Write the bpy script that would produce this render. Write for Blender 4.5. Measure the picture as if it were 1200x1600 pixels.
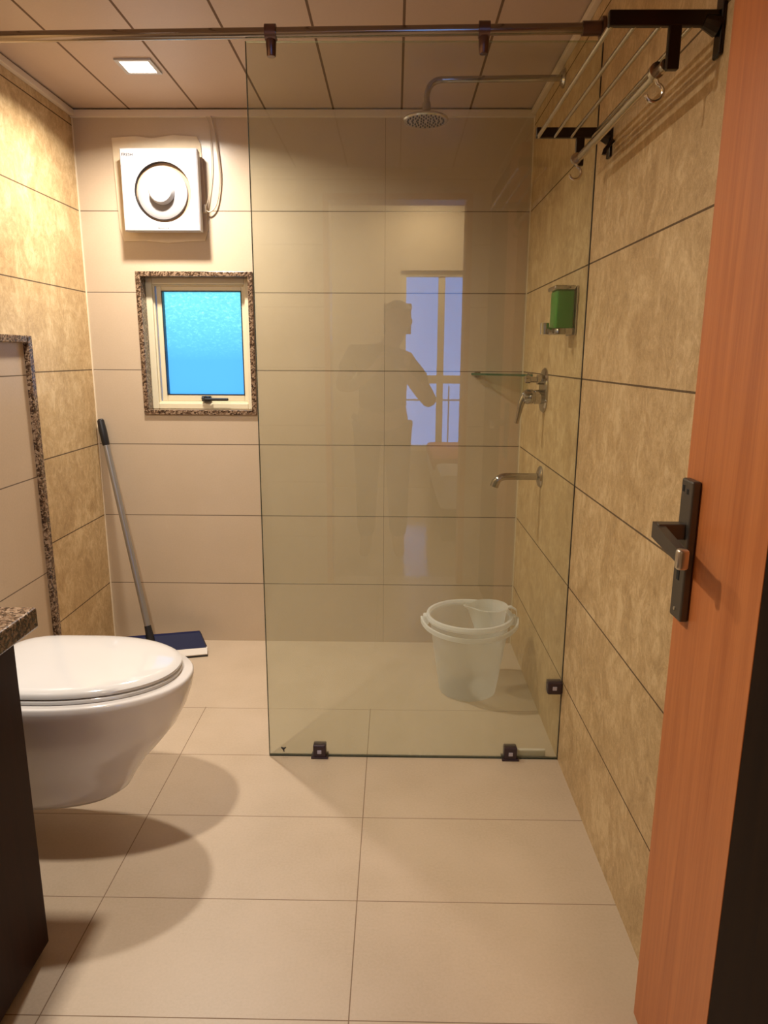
import bpy, bmesh, math, random
from mathutils import Vector, Matrix
random.seed(7)
PI = math.pi
for o in list(bpy.data.objects):
    bpy.data.objects.remove(o, do_unlink=True)
SC = bpy.context.scene
COL = SC.collection

# ------------------------------------------------------------------ camera
CAM = Vector((1.2219, -2.8707, 1.2223))
YAW, PITCH, ROLL, FPX = 0.0143, -0.2190, 0.0047, 1094.57
fw = Vector((-math.sin(YAW)*math.cos(PITCH), math.cos(YAW)*math.cos(PITCH), math.sin(PITCH)))
rt = Vector((math.cos(YAW), math.sin(YAW), 0)); up = rt.cross(fw)
r2 = rt*math.cos(ROLL)+up*math.sin(ROLL); u2 = -rt*math.sin(ROLL)+up*math.cos(ROLL)
cd = bpy.data.cameras.new('camera'); cam = bpy.data.objects.new('camera', cd); COL.objects.link(cam)
cam.matrix_world = Matrix(((r2.x, u2.x, -fw.x, CAM.x), (r2.y, u2.y, -fw.y, CAM.y), (r2.z, u2.z, -fw.z, CAM.z), (0, 0, 0, 1)))
cd.sensor_fit = 'VERTICAL'; cd.sensor_height = 36.0; cd.lens = FPX*36.0/1600.0
cd.clip_start = 0.01; cd.clip_end = 100
SC.camera = cam

# ------------------------------------------------------------------ world / exposure
SC.view_settings.view_transform = 'Standard'; SC.view_settings.look = 'None'
SC.view_settings.gamma = 1.0; SC.view_settings.use_curve_mapping = False
SC.view_settings.exposure = 0.0
w = bpy.data.worlds.new('sky'); SC.world = w; w.use_nodes = True
bg = w.node_tree.nodes['Background']; bg.inputs[0].default_value = (0.13, 0.37, 1.0, 1); bg.inputs[1].default_value = 5.0

# ------------------------------------------------------------------ lights (the room's downlights and an added bedroom fill)
def area(name, loc, size, power, col, spread=PI, rot=(0, 0, 0)):
    l = bpy.data.lights.new(name, 'AREA'); l.shape = 'SQUARE'; l.size = size
    l.energy = power; l.color = col; l.spread = spread
    o = bpy.data.objects.new(name, l); COL.objects.link(o); o.location = loc; o.rotation_euler = rot
    return o
WARM = (1.0, 0.91, 0.80)
area('downlight_beam', (0.400, -0.405, 2.104), 0.075, 18.5, WARM, 2.7)
area('downlight_beam', (0.420, -1.660, 2.104), 0.075, 18.0, WARM, 2.8)
area('bedroom_fill_beam', (1.5, -5.0, 2.60), 0.30, 42.0, (1.0, 0.78, 0.50))  # added warm fill, brightens the bedroom's far wall for the reflection

# ------------------------------------------------------------------ node helpers
def new_mat(name):
    m = bpy.data.materials.new(name); m.use_nodes = True
    nt = m.node_tree; b = nt.nodes['Principled BSDF']
    return m, nt, b
def N(nt, t, **kw):
    n = nt.nodes.new(t)
    for k, v in kw.items(): setattr(n, k, v)
    return n
def L(nt, a, b): nt.links.new(a, b)
def math_(nt, op, a, b=None, c=None, clamp=False):
    n = N(nt, 'ShaderNodeMath', operation=op); n.use_clamp = clamp
    for i, v in enumerate((a, b, c)):
        if v is None: continue
        if isinstance(v, (int, float)): n.inputs[i].default_value = v
        else: L(nt, v, n.inputs[i])
    return n.outputs[0]
def mixc(nt, f, a, b, mode='MIX'):
    n = N(nt, 'ShaderNodeMix', data_type='RGBA', blend_type=mode)
    for s, v in ((n.inputs[0], f), (n.inputs[6], a), (n.inputs[7], b)):
        if isinstance(v, (int, float)): s.default_value = v
        elif isinstance(v, tuple): s.default_value = (*v[:3], 1)
        else: L(nt, v, s)
    return n.outputs[2]
def ramp(nt, fac, stops):
    r = N(nt, 'ShaderNodeValToRGB'); L(nt, fac, r.inputs[0])
    e = r.color_ramp.elements
    while len(e) < len(stops): e.new(0.5)
    for i, (p, c) in enumerate(stops):
        e[i].position = p; e[i].color = (*c, 1) if len(c) == 3 else c
    return r.outputs[0]
def noise(nt, vec, scale, detail=4, rough=0.55, dist=0.0):
    n = N(nt, 'ShaderNodeTexNoise'); n.inputs['Scale'].default_value = scale
    n.inputs['Detail'].default_value = detail; n.inputs['Roughness'].default_value = rough
    n.inputs['Distortion'].default_value = dist
    if vec is not None: L(nt, vec, n.inputs['Vector'])
    return n.outputs[0]
def scaled(nt, vec, s, loc=(0, 0, 0)):
    m = N(nt, 'ShaderNodeMapping'); L(nt, vec, m.inputs[0]); m.inputs['Scale'].default_value = s
    m.inputs['Location'].default_value = loc
    return m.outputs[0]
def seam(nt, coord, off, step, width, lo=None, hi=None):
    """1 on a joint line, 0 elsewhere; lines at off + k*step"""
    t = math_(nt, 'DIVIDE', math_(nt, 'SUBTRACT', coord, off), step)
    r = math_(nt, 'ROUND', t)
    d = math_(nt, 'MULTIPLY', math_(nt, 'ABSOLUTE', math_(nt, 'SUBTRACT', t, r)), step)
    o = math_(nt, 'LESS_THAN', d, width/2)
    if lo is not None: o = math_(nt, 'MULTIPLY', o, math_(nt, 'GREATER_THAN', coord, lo))
    if hi is not None: o = math_(nt, 'MULTIPLY', o, math_(nt, 'LESS_THAN', coord, hi))
    return o
def plain(name, col, rough=0.5, metal=0.0, spec=0.5, coat=0.0, var=0.0, trans=0.0, sss=0.0):
    m, nt, b = new_mat(name)
    if var:
        g = N(nt, 'ShaderNodeNewGeometry')
        n = noise(nt, g.outputs['Position'], 40, 3)
        L(nt, mixc(nt, n, tuple(c*(1-var) for c in col), tuple(min(1, c*(1+var)) for c in col)), b.inputs['Base Color'])
    else:
        b.inputs['Base Color'].default_value = (*col, 1)
    b.inputs['Roughness'].default_value = rough; b.inputs['Metallic'].default_value = metal
    b.inputs['Specular IOR Level'].default_value = spec
    b.inputs['Coat Weight'].default_value = coat; b.inputs['Coat Roughness'].default_value = 0.05
    return m

def tile_mat(name, kind, vertical='z', mottled=True, seams=(), c0=None, c1=None, c2=None, rough=0.35, grout=(0.10, 0.055, 0.025), spec=0.5, gmix=0.8, fine=0.0, maxy=None):
    m, nt, b = new_mat(name)
    g = N(nt, 'ShaderNodeNewGeometry'); P = g.outputs['Position']
    sp = N(nt, 'ShaderNodeSeparateXYZ'); L(nt, P, sp.inputs[0])
    ax = {'x': sp.outputs[0], 'y': sp.outputs[1], 'z': sp.outputs[2]}
    if mottled:
        v1 = scaled(nt, P, (1, 1, .85))
        n1 = noise(nt, v1, 9, 8, .68, 1.2)
        n2 = noise(nt, scaled(nt, P, (1, 1, .7)), 26, 6, .7, 2.0)
        n3 = noise(nt, P, 2.2, 3)
        f = math_(nt, 'ADD', math_(nt, 'MULTIPLY', n1, .55), math_(nt, 'MULTIPLY', n2, .45))
        base = ramp(nt, f, [(0.38, c0), (0.50, c1), (0.60, c2)])
        base = mixc(nt, math_(nt, 'MULTIPLY', n3, .5), base, c0)
        # fine crossing fibres
        vv = N(nt, 'ShaderNodeTexVoronoi', feature='DISTANCE_TO_EDGE'); vv.inputs['Scale'].default_value = 48
        L(nt, mixc(nt, .2, scaled(nt, P, (1, 1, .8)), noise(nt, P, 22, 6)), vv.inputs['Vector'])
        fib = math_(nt, 'MULTIPLY', math_(nt, 'MULTIPLY', math_(nt, 'LESS_THAN', vv.outputs[0], .05), n1), .55)
        base = mixc(nt, fib, base, c2)
    else:
        n1 = noise(nt, P, 5, 6, .6)
        n2 = noise(nt, P, 160, 3, .6)
        f = math_(nt, 'ADD', math_(nt, 'MULTIPLY', n1, .6), math_(nt, 'MULTIPLY', n2, .4))
        base = ramp(nt, f, [(0.35, c0), (0.5, c1), (0.65, c2)])
    s = None
    for (a, off, step, wd, lo, hi) in seams:
        q = seam(nt, ax[a], off, step, wd, lo, hi)
        s = q if s is None else math_(nt, 'MAXIMUM', s, q)
    if maxy is not None: s = math_(nt, 'MULTIPLY', s, math_(nt, 'LESS_THAN', ax['y'], maxy+.004))
    if s is not None:
        L(nt, mixc(nt, math_(nt, 'MULTIPLY', s, gmix), base, grout), b.inputs['Base Color'])
        L(nt, math_(nt, 'ADD', math_(nt, 'MULTIPLY', s, .5), math_(nt, 'ADD', math_(nt, 'MULTIPLY', n1, .12), rough-.06)), b.inputs['Roughness'])
        bp = N(nt, 'ShaderNodeBump'); bp.inputs['Strength'].default_value = .5; bp.inputs['Distance'].default_value = .002
        h = math_(nt, 'SUBTRACT', math_(nt, 'MULTIPLY', n2, .08+fine), s); L(nt, h, bp.inputs['Height']); L(nt, bp.outputs[0], b.inputs['Normal'])
    else:
        L(nt, base, b.inputs['Base Color']); b.inputs['Roughness'].default_value = rough
    b.inputs['Specular IOR Level'].default_value = spec
    return m

ROWS = (0.2632, 0.3)
M = {}
M['stone'] = tile_mat('mottled_stone_tile', 'r', seams=[('z', ROWS[0], .3, .0042, None, None)], c0=(.38, .245, .11), c1=(.54, .37, .18), c2=(.72, .54, .30), rough=.42, grout=(.045, .022, .009), gmix=.85)
M['beige'] = tile_mat('plain_beige_tile', 'b', mottled=False, seams=[('z', ROWS[0], .3, .0034, None, 2.0), ('x', 1.180, 5.0, .0012, None, None)], c0=(.51, .405, .285), c1=(.53, .42, .30), c2=(.55, .44, .315), rough=.30, grout=(.06, .035, .02), gmix=.8)
M['ledge'] = tile_mat('ledge_beige_tile', 'b', mottled=False, seams=[('z', ROWS[0], .3, .0034, None, None)], c0=(.49, .37, .25), c1=(.52, .395, .27), c2=(.55, .42, .29), rough=.3, grout=(.06, .035, .02), gmix=.8)
M['floor'] = tile_mat('floor_tile', 'f', mottled=False, seams=[('y', -.6024, .2974, .0022, -9, -.55), ('x', .5589, .5855, .0024, None, 1.3)], maxy=-.6, c0=(.51, .40, .28), c1=(.55, .435, .31), c2=(.58, .46, .335), rough=.42, grout=(.16, .09, .05), gmix=.75)
M['ceil'] = tile_mat('ceiling_panel', 'c', mottled=False, seams=[('x', .222, .2544, .0075, None, None)], c0=(.49, .37, .285), c1=(.51, .385, .30), c2=(.53, .40, .315), rough=.5, grout=(.09, .045, .02), gmix=.85)

def granite():
    m, nt, b = new_mat('brown_granite')
    g = N(nt, 'ShaderNodeNewGeometry'); P = g.outputs['Position']
    v = N(nt, 'ShaderNodeTexVoronoi'); v.inputs['Scale'].default_value = 190; v.inputs['Randomness'].default_value = 1
    L(nt, mixc(nt, .02, P, noise(nt, P, 60, 3)), v.inputs['Vector'])
    n = noise(nt, P, 110, 5, .7)
    sp = N(nt, 'ShaderNodeSeparateColor'); L(nt, v.outputs['Color'], sp.inputs[0])
    f = math_(nt, 'ADD', math_(nt, 'MULTIPLY', sp.outputs[0], .6), math_(nt, 'MULTIPLY', n, .4))
    c = ramp(nt, f, [(0.15, (.012, .007, .004)), (.38, (.06, .032, .018)), (.55, (.17, .10, .058)), (.68, (.33, .23, .15)), (.9, (.10, .055, .03))])
    L(nt, c, b.inputs['Base Color']); b.inputs['Roughness'].default_value = .18
    return m
M['granite'] = granite()
def wood(name, a, b_, rough=.4, scale=1.0, spec=.5):
    m, nt, b = new_mat(name)
    g = N(nt, 'ShaderNodeNewGeometry'); P = g.outputs['Position']
    n = noise(nt, scaled(nt, P, (22*scale, 22*scale, .7)), 2.2, 6, .6, .6)
    n2 = noise(nt, scaled(nt, P, (90, 90, 3)), 3, 3)
    f = math_(nt, 'ADD', math_(nt, 'MULTIPLY', n, .75), math_(nt, 'MULTIPLY', n2, .25))
    L(nt, ramp(nt, f, [(.32, a), (.66, b_)]), b.inputs['Base Color'])
    b.inputs['Roughness'].default_value = rough; b.inputs['Specular IOR Level'].default_value = spec
    return m
M['orange'] = wood('orange_wood', (.40, .115, .030), (.56, .19, .055), .42)
M['darkwood'] = wood('dark_brown_wood', (.012, .006, .004), (.020, .010, .005), .6, spec=.08)
M['cabwood'] = wood('cabinet_dark_wood', (.022, .008, .006), (.034, .011, .008), .5, spec=.15)
M['ceramic'] = plain('white_ceramic', (.76, .73, .70), .12, coat=.4)
M['lid'] = plain('white_glossy_plastic', (.68, .665, .645), .10, coat=.3)
M['whiteplastic'] = plain('white_fan_plastic', (.50, .49, .50), .5)
M['fandisc'] = plain('grey_white_fan_plastic', (.30, .285, .285), .5)
M['cream'] = plain('cream_plaster', (.72, .60, .42), .7, var=.08)
M['cardboard'] = plain('brown_fan_casing', (.42, .27, .15), .7, var=.25)
M['frame'] = plain('cream_painted_metal', (.70, .62, .43), .4, var=.03)
M['black'] = plain('black_plastic', (.012, .012, .014), .4)
M['dark'] = plain('dark_slot', (.004, .004, .004), .8)
M['duct_shade'] = plain('dark_duct_shadow_plastic', (.03, .025, .025), .8)  # shade of the gap round the fan disc, put into the duct colour
M['ink'] = plain('grey_print', (.03, .025, .035), .8)
M['chrome'] = plain('polished_chrome', (.42, .40, .39), .06, 1.0)
M['steel'] = plain('brushed_steel', (.62, .60, .57), .24, 1.0, var=.05)
M['polesteel'] = plain('grey_steel_pole', (.40, .41, .43), .3, .85)
M['rackmetal'] = plain('smoked_chrome', (.045, .034, .026), .3, 1.0)
M['rackbar'] = plain('worn_chrome_bar', (.55, .48, .38), .22, 1.0)
M['rod'] = plain('steel_rod', (.28, .23, .19), .16, 1.0)
M['clampmetal'] = plain('dark_bronze_metal', (.16, .10, .09), .3, 1.0)
M['clip'] = plain('dark_purple_brown_metal', (.055, .035, .042), .35, .4)
M['clipsq'] = plain('pale_screw_cap', (.45, .42, .50), .4)
M['lock'] = plain('gunmetal_lock', (.12, .105, .09), .42, .75)
M['nickel'] = plain('worn_nickel', (.62, .55, .45), .3, .9)
M['navy'] = plain('navy_plastic', (.005, .007, .045), .5, spec=.2)
M['foam'] = plain('white_foam', (.74, .68, .60), .7)
M['rubber'] = plain('black_rubber', (.015, .013, .012), .6)
M['green'] = plain('green_liquid_soap', (.008, .20, .012), .3, spec=.25)
M['cornice'] = plain('pale_ceiling_trim', (.68, .58, .46), .45)
M['groutwhite'] = plain('white_corner_grout', (.78, .66, .48), .6)
M['cable'] = plain('cream_cable', (.50, .41, .30), .5)
M['bedwall'] = plain('warm_bedroom_paint', (.60, .50, .36), .7)
M['bedfloor'] = plain('polished_bedroom_floor', (.45, .36, .26), .12)
M['red'] = plain('red_blanket', (.50, .11, .07), .9, var=.3)
M['sheet'] = plain('white_sheet', (.62, .60, .62), .9)
M['railing'] = plain('grey_railing_metal', (.12, .12, .14), .4, .6)
M['skin'] = plain('skin', (.34, .19, .12), .5)
M['shirt'] = plain('dark_shirt_cloth', (.05, .045, .05), .9, var=.2)
M['jeans'] = plain('dark_trouser_cloth', (.03, .035, .06), .9, var=.2)
M['hair'] = plain('black_hair', (.012, .009, .008), .5)
M['concrete'] = plain('wall_core', (.4, .33, .25), .8)

def emit(name, col, s):
    m, nt, b = new_mat(name)
    b.inputs['Base Color'].default_value = (*col, 1)
    b.inputs['Emission Color'].default_value = (*col, 1); b.inputs['Emission Strength'].default_value = s
    return m
M['lamp'] = emit('lamp_diffuser', (1.0, .93, .80), 14)

def thin_glass(name, tint, ior=1.5, haze=None, edge=None):
    """clear pane: transparent with a Fresnel mirror on top, same on both faces"""
    m = bpy.data.materials.new(name); m.use_nodes = True; nt = m.node_tree; nt.nodes.clear()
    out = N(nt, 'ShaderNodeOutputMaterial'); g = N(nt, 'ShaderNodeNewGeometry')
    tr = N(nt, 'ShaderNodeBsdfTransparent'); tr.inputs[0].default_value = (*tint, 1)
    gl = N(nt, 'ShaderNodeBsdfGlossy'); gl.inputs['Roughness'].default_value = 0.0; gl.inputs[0].default_value = (1, 1, 1, 1)
    fr = N(nt, 'ShaderNodeFresnel')
    L(nt, math_(nt, 'ADD', math_(nt, 'MULTIPLY', g.outputs['Backfacing'], 1/ior-ior), ior), fr.inputs[0])
    mx = N(nt, 'ShaderNodeMixShader'); L(nt, fr.outputs[0], mx.inputs[0]); L(nt, tr.outputs[0], mx.inputs[1]); L(nt, gl.outputs[0], mx.inputs[2])
    last = mx.outputs[0]
    if haze:
        col, lo, hi, z0, z1 = haze
        P = g.outputs['Position']; sp = N(nt, 'ShaderNodeSeparateXYZ'); L(nt, P, sp.inputs[0])
        hgt = N(nt, 'ShaderNodeMapRange'); L(nt, sp.outputs[2], hgt.inputs[0])
        hgt.inputs[1].default_value = z0; hgt.inputs[2].default_value = z1; hgt.inputs[3].default_value = hi; hgt.inputs[4].default_value = lo
        n = noise(nt, scaled(nt, P, (1, 1, .35)), 5, 6, .6)
        f = math_(nt, 'MULTIPLY', hgt.outputs[0], math_(nt, 'ADD', math_(nt, 'MULTIPLY', n, .9), .55), clamp=True)
        df = N(nt, 'ShaderNodeBsdfDiffuse'); df.inputs[0].default_value = (*col, 1)
        tl = N(nt, 'ShaderNodeBsdfTranslucent'); tl.inputs[0].default_value = (*col, 1)
        a = N(nt, 'ShaderNodeMixShader'); a.inputs[0].default_value = .5; L(nt, df.outputs[0], a.inputs[1]); L(nt, tl.outputs[0], a.inputs[2])
        m2 = N(nt, 'ShaderNodeMixShader'); L(nt, f, m2.inputs[0]); L(nt, last, m2.inputs[1]); L(nt, a.outputs[0], m2.inputs[2])
        last = m2.outputs[0]
    L(nt, last, out.inputs[0])
    return m
M['shower_glass'] = thin_glass('shower_glass', (.90, .92, .875), 1.6, ((.66, .66, .50), .02, .17, .1, 1.0))
M['glass_edge'] = plain('dark_green_glass_edge', (.035, .045, .03), .25)
M['clear'] = thin_glass('window_clear_glass', (.96, .97, .97), 1.5)
M['shelf_glass'] = thin_glass('shelf_glass', (.78, .86, .78), 1.5)
M['shelf_edge'] = plain('green_glass_edge', (.035, .085, .045), .2)

def frosted():
    m = bpy.data.materials.new('frosted_window_glass'); m.use_nodes = True; nt = m.node_tree; nt.nodes.clear()
    out = N(nt, 'ShaderNodeOutputMaterial'); g = N(nt, 'ShaderNodeNewGeometry'); P = g.outputs['Position']
    sp = N(nt, 'ShaderNodeSeparateXYZ'); L(nt, P, sp.inputs[0])
    n = noise(nt, scaled(nt, P, (1, 1, 1.6)), 70, 6, .8, .5)
    n2 = noise(nt, scaled(nt, P, (.8, 1, 3)), 9, 4, .6)
    mr = N(nt, 'ShaderNodeMapRange'); L(nt, sp.outputs[2], mr.inputs[0]); mr.inputs[1].default_value = 1.20; mr.inputs[2].default_value = 1.42
    top = math_(nt, 'MULTIPLY', mr.outputs[0], math_(nt, 'ADD', math_(nt, 'MULTIPLY', n, .9), math_(nt, 'MULTIPLY', n2, .5)), clamp=True)
    # patterned upper half: paler and greener glass
    c = mixc(nt, top, (.47, .59, .54), (.70, .80, .50))
    sp_ = math_(nt, 'MULTIPLY', math_(nt, 'GREATER_THAN', n, .56), mr.outputs[0])
    c = mixc(nt, math_(nt, 'MULTIPLY', sp_, .8), c, (.98, .95, .60))
    tl = N(nt, 'ShaderNodeBsdfTranslucent'); L(nt, c, tl.inputs[0])
    rf = N(nt, 'ShaderNodeBsdfRefraction'); L(nt, c, rf.inputs[0]); rf.inputs['Roughness'].default_value = .35; rf.inputs['IOR'].default_value = 1.05
    mx = N(nt, 'ShaderNodeMixShader'); mx.inputs[0].default_value = .8; L(nt, tl.outputs[0], mx.inputs[1]); L(nt, rf.outputs[0], mx.inputs[2])
    L(nt, mx.outputs[0], out.inputs[0])
    return m
M['frosted'] = frosted()

def milky(name, col, clear=.35, rough=.3):
    m = bpy.data.materials.new(name); m.use_nodes = True; nt = m.node_tree; nt.nodes.clear()
    out = N(nt, 'ShaderNodeOutputMaterial')
    tr = N(nt, 'ShaderNodeBsdfTransparent'); tr.inputs[0].default_value = (.97, .97, .95, 1)
    df = N(nt, 'ShaderNodeBsdfPrincipled'); df.inputs['Base Color'].default_value = (*col, 1); df.inputs['Roughness'].default_value = rough
    tl = N(nt, 'ShaderNodeBsdfTranslucent'); tl.inputs[0].default_value = (*col, 1)
    a = N(nt, 'ShaderNodeMixShader'); a.inputs[0].default_value = .5; L(nt, df.outputs[0], a.inputs[1]); L(nt, tl.outputs[0], a.inputs[2])
    lw = N(nt, 'ShaderNodeLayerWeight'); lw.inputs[0].default_value = .35
    f = math_(nt, 'ADD', math_(nt, 'MULTIPLY', lw.outputs['Facing'], .35), 1-clear-.1, clamp=True)
    b = N(nt, 'ShaderNodeMixShader'); L(nt, f, b.inputs[0]); L(nt, tr.outputs[0], b.inputs[1]); L(nt, a.outputs[0], b.inputs[2])
    L(nt, b.outputs[0], out.inputs[0])
    return m
M['bucket'] = milky('translucent_white_plastic', (.96, .98, 1.0), .66)
M['mugplastic'] = milky('cloudy_mug_plastic', (.96, .98, 1.0), .30)
M['bucketrim'] = milky('translucent_white_plastic_thick', (.97, .98, 1.0), .06)

# ------------------------------------------------------------------ mesh helpers
def add_box(bm, x0, x1, y0, y1, z0, z1, bevel=0.0, seg=2):
    r = bmesh.ops.create_cube(bm, size=1.0)
    for v in r['verts']:
        v.co = Vector((x0+(v.co.x+.5)*(x1-x0), y0+(v.co.y+.5)*(y1-y0), z0+(v.co.z+.5)*(z1-z0)))
    if bevel:
        es = list({e for v in r['verts'] for e in v.link_edges})
        bmesh.ops.bevel(bm, geom=es, offset=bevel, segments=seg, profile=.5, affect='EDGES')
def frame_of(d):
    d = d.normalized(); a = Vector((0, 0, 1)) if abs(d.z) < .9 else Vector((1, 0, 0))
    s = d.cross(a).normalized(); return s, s.cross(d).normalized()
def add_tube(bm, pts, r, n=14, cap=True):
    pts = [Vector(p) for p in pts]; rs = r if isinstance(r, (list, tuple)) else [r]*len(pts)
    rings = []; s = None
    for i, p in enumerate(pts):
        d = (pts[min(i+1, len(pts)-1)]-pts[max(i-1, 0)]).normalized()
        if s is None: s, t = frame_of(d)
        else:
            s = (s-d*s.dot(d)).normalized(); t = s.cross(d).normalized()
        rings.append([bm.verts.new(p+(s*math.cos(2*PI*k/n)+t*math.sin(2*PI*k/n))*rs[i]) for k in range(n)])
    for a, b in zip(rings, rings[1:]):
        for k in range(n): bm.faces.new((a[k], a[(k+1) % n], b[(k+1) % n], b[k]))
    if cap:
        bm.faces.new(rings[0][::-1]); bm.faces.new(rings[-1])
def add_lathe(bm, prof, centre, axis='z', n=48, sx=1.0, sy=1.0):
    """prof: list of (radius, height along axis)"""
    c = Vector(centre); rings = []
    A = {'z': (Vector((1, 0, 0)), Vector((0, 1, 0)), Vector((0, 0, 1))),
         'y': (Vector((1, 0, 0)), Vector((0, 0, 1)), Vector((0, -1, 0))),
         'x': (Vector((0, 1, 0)), Vector((0, 0, 1)), Vector((-1, 0, 0)))}[axis]
    for r, h in prof:
        if r < 1e-6: rings.append([bm.verts.new(c+A[2]*h)])
        else: rings.append([bm.verts.new(c+A[0]*(r*sx*math.cos(2*PI*k/n))+A[1]*(r*sy*math.sin(2*PI*k/n))+A[2]*h) for k in range(n)])
    for a, b in zip(rings, rings[1:]):
        for k in range(n):
            if len(a) == 1 and len(b) == 1: continue
            if len(a) == 1: bm.faces.new((a[0], b[k], b[(k+1) % n]))
            elif len(b) == 1: bm.faces.new((a[k], a[(k+1) % n], b[0]))
            else: bm.faces.new((a[k], a[(k+1) % n], b[(k+1) % n], b[k]))
def arc(p0, p1, p2, n=8):
    p0, p1, p2 = Vector(p0), Vector(p1), Vector(p2)
    return [p0.lerp(p1, t).lerp(p1.lerp(p2, t), t) for t in [i/n for i in range(n+1)]]
def smooth_path(pts, sub=8):
    P = [Vector(p) for p in pts]; out = []
    for i in range(len(P)-1):
        a = P[max(i-1, 0)]; b = P[i]; c = P[i+1]; d = P[min(i+2, len(P)-1)]
        for k in range(sub):
            t = k/sub
            out.append(.5*((2*b)+(c-a)*t+(2*a-5*b+4*c-d)*t*t+(3*b-a-3*c+d)*t**3))
    out.append(P[-1]); return out
def obj(name, bm, mat, parent=None, smooth=False, angle=35, fix=True):
    if fix: bmesh.ops.recalc_face_normals(bm, faces=bm.faces[:])
    me = bpy.data.meshes.new(name); bm.to_mesh(me); bm.free()
    mats = mat if isinstance(mat, (list, tuple)) else [mat]
    for x in mats: me.materials.append(x)
    if smooth:
        for p in me.polygons: p.use_smooth = True
        try: me.set_sharp_from_angle(angle=math.radians(angle))
        except Exception: pass
    o = bpy.data.objects.new(name, me); COL.objects.link(o)
    if parent is not None:
        o.parent = parent; o.matrix_parent_inverse = Matrix.Translation(-parent.location)
    return o
def thing(name, label, cat, loc=(0, 0, 0), group=None):
    o = bpy.data.objects.new(name, None); COL.objects.link(o); o.location = loc
    o.empty_display_size = .05
    o['label'] = label; o['category'] = cat
    if group: o['group'] = group
    return o
def tag(o, label, cat, group=None):
    o['label'] = label; o['category'] = cat
    if group: o['group'] = group
    return o
def struct(name, bm, mat, label=None, cat=None, **k):
    o = obj(name, bm, mat, **k); o['kind'] = 'structure'
    if label: o['label'] = label
    if cat: o['category'] = cat
    return o
def B(): return bmesh.new()
def box(x0, x1, y0, y1, z0, z1, bevel=0.0):
    bm = B(); add_box(bm, x0, x1, y0, y1, z0, z1, bevel); return bm

# ------------------------------------------------------------------ room shell
W, H = 1.7365, 2.119
YF = -2.62                      # inner face of the doorway wall
struct('floor', box(-.1, W+.1, YF-.12, .15, -.1, 0), M['floor'], 'beige rectangular floor tiles with thin brown joints', 'floor')
bm = B()
add_box(bm, -.1, W+.1, YF, .15, H, H+.08)
struct('ceiling', bm, M['ceil'], 'tan ceiling boards with dark joints running front to back', 'ceiling')
# back wall with the window opening
wx0, wx1, wz0, wz1 = .220, .643, 1.003, 1.524
bm = B()
add_box(bm, -.1, wx0, 0, .15, 0, H); add_box(bm, wx1, W+.1, 0, .15, 0, H)
add_box(bm, wx0, wx1, 0, .15, 0, wz0); add_box(bm, wx0, wx1, 0, .15, wz1, H)
struct('wall_back', bm, M['beige'], 'glossy plain beige tiled wall behind the shower and window', 'wall')
struct('wall_right', box(W, W+.1, YF, 0, 0, H), M['stone'], 'golden brown mottled stone tile wall on the right', 'wall')
struct('wall_left', box(-.1, 0, YF, 0, 0, H), M['stone'], 'golden mottled stone tile wall on the left', 'wall')
LA, LY, LZ = .15, -.79, 1.272      # boxed-out ledge that carries the toilet
struct('wall_ledge', box(0, LA, YF, LY, 0, LZ), M['ledge'], 'boxed-out plain beige tiled ledge on the left wall behind the toilet', 'wall')
# doorway wall
dx0, dx1, dz = .86, 1.60, 2.0
bm = B()
add_box(bm, -.1, dx0, YF-.12, YF, 0, H+.5); add_box(bm, dx1, W+.1, YF-.12, YF, 0, H+.5)
add_box(bm, dx0, dx1, YF-.12, YF, dz, H+.5)
struct('wall_front', bm, M['ledge'], 'tiled wall around the doorway', 'wall')
bm = B()
add_box(bm, dx0, dx0+.03, YF-.13, YF+.01, 0, dz, .003); add_box(bm, dx1-.03, dx1, YF-.13, YF+.01, 0, dz, .003)
add_box(bm, dx0, dx1, YF-.13, YF+.01, dz-.03, dz, .003)
struct('trim_3', bm, M['orange'], 'orange wood lining of the doorway', 'door frame')
# cornice strips
struct('trim_4', box(0, W, -.018, 0, H-.030, H-.005, .002), M['cornice'], 'pale strip between the back wall and the ceiling', 'trim')
struct('trim_5', box(0, .018, YF, -.018, H-.026, H-.005, .002), M['cornice'], 'pale strip between the left wall and the ceiling', 'trim')
struct('trim_6', box(W-.018, W, YF, -.018, H-.022, H-.005, .002), M['cornice'], 'strip between the right wall and the ceiling', 'trim')
struct('trim_7', box(0, .004, -.004, 0, 0, H-.03), M['groutwhite'], 'white grout line in the back left corner', 'trim')
struct('trim_8', box(W-.004, W, -.004, 0, 0, H-.03), M['groutwhite'], 'white grout line in the back right corner', 'trim')
# granite edging of the ledge
bm = B()
add_box(bm, LA-.01, LA+.014, LY-.021, LY+.006, 0, LZ+.004, .003)
add_box(bm, LA-.01, LA+.0135, -2.6, LY-.021, LZ-.018, LZ+.004, .003)
add_box(bm, 0, LA-.01, LY-.021, LY+.006, LZ-.001, LZ+.003)
struct('trim_1', bm, M['granite'], 'speckled brown granite edging on the corner of the left ledge', 'trim')
# granite surround of the window
bm = B()
gx0, gx1, gz0, gz1 = .202, .661, .985, 1.542
for (a, b_, c, d) in ((gx0, wx0+.001, gz0, gz1), (wx1-.001, gx1, gz0, gz1), (wx0, wx1, gz0, wz0+.001), (wx0, wx1, wz1-.001, gz1)):
    add_box(bm, a, b_, -.010, .058, c, d, .002)
struct('trim_2', bm, M['granite'], 'speckled brown granite surround of the small window', 'trim')

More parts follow.
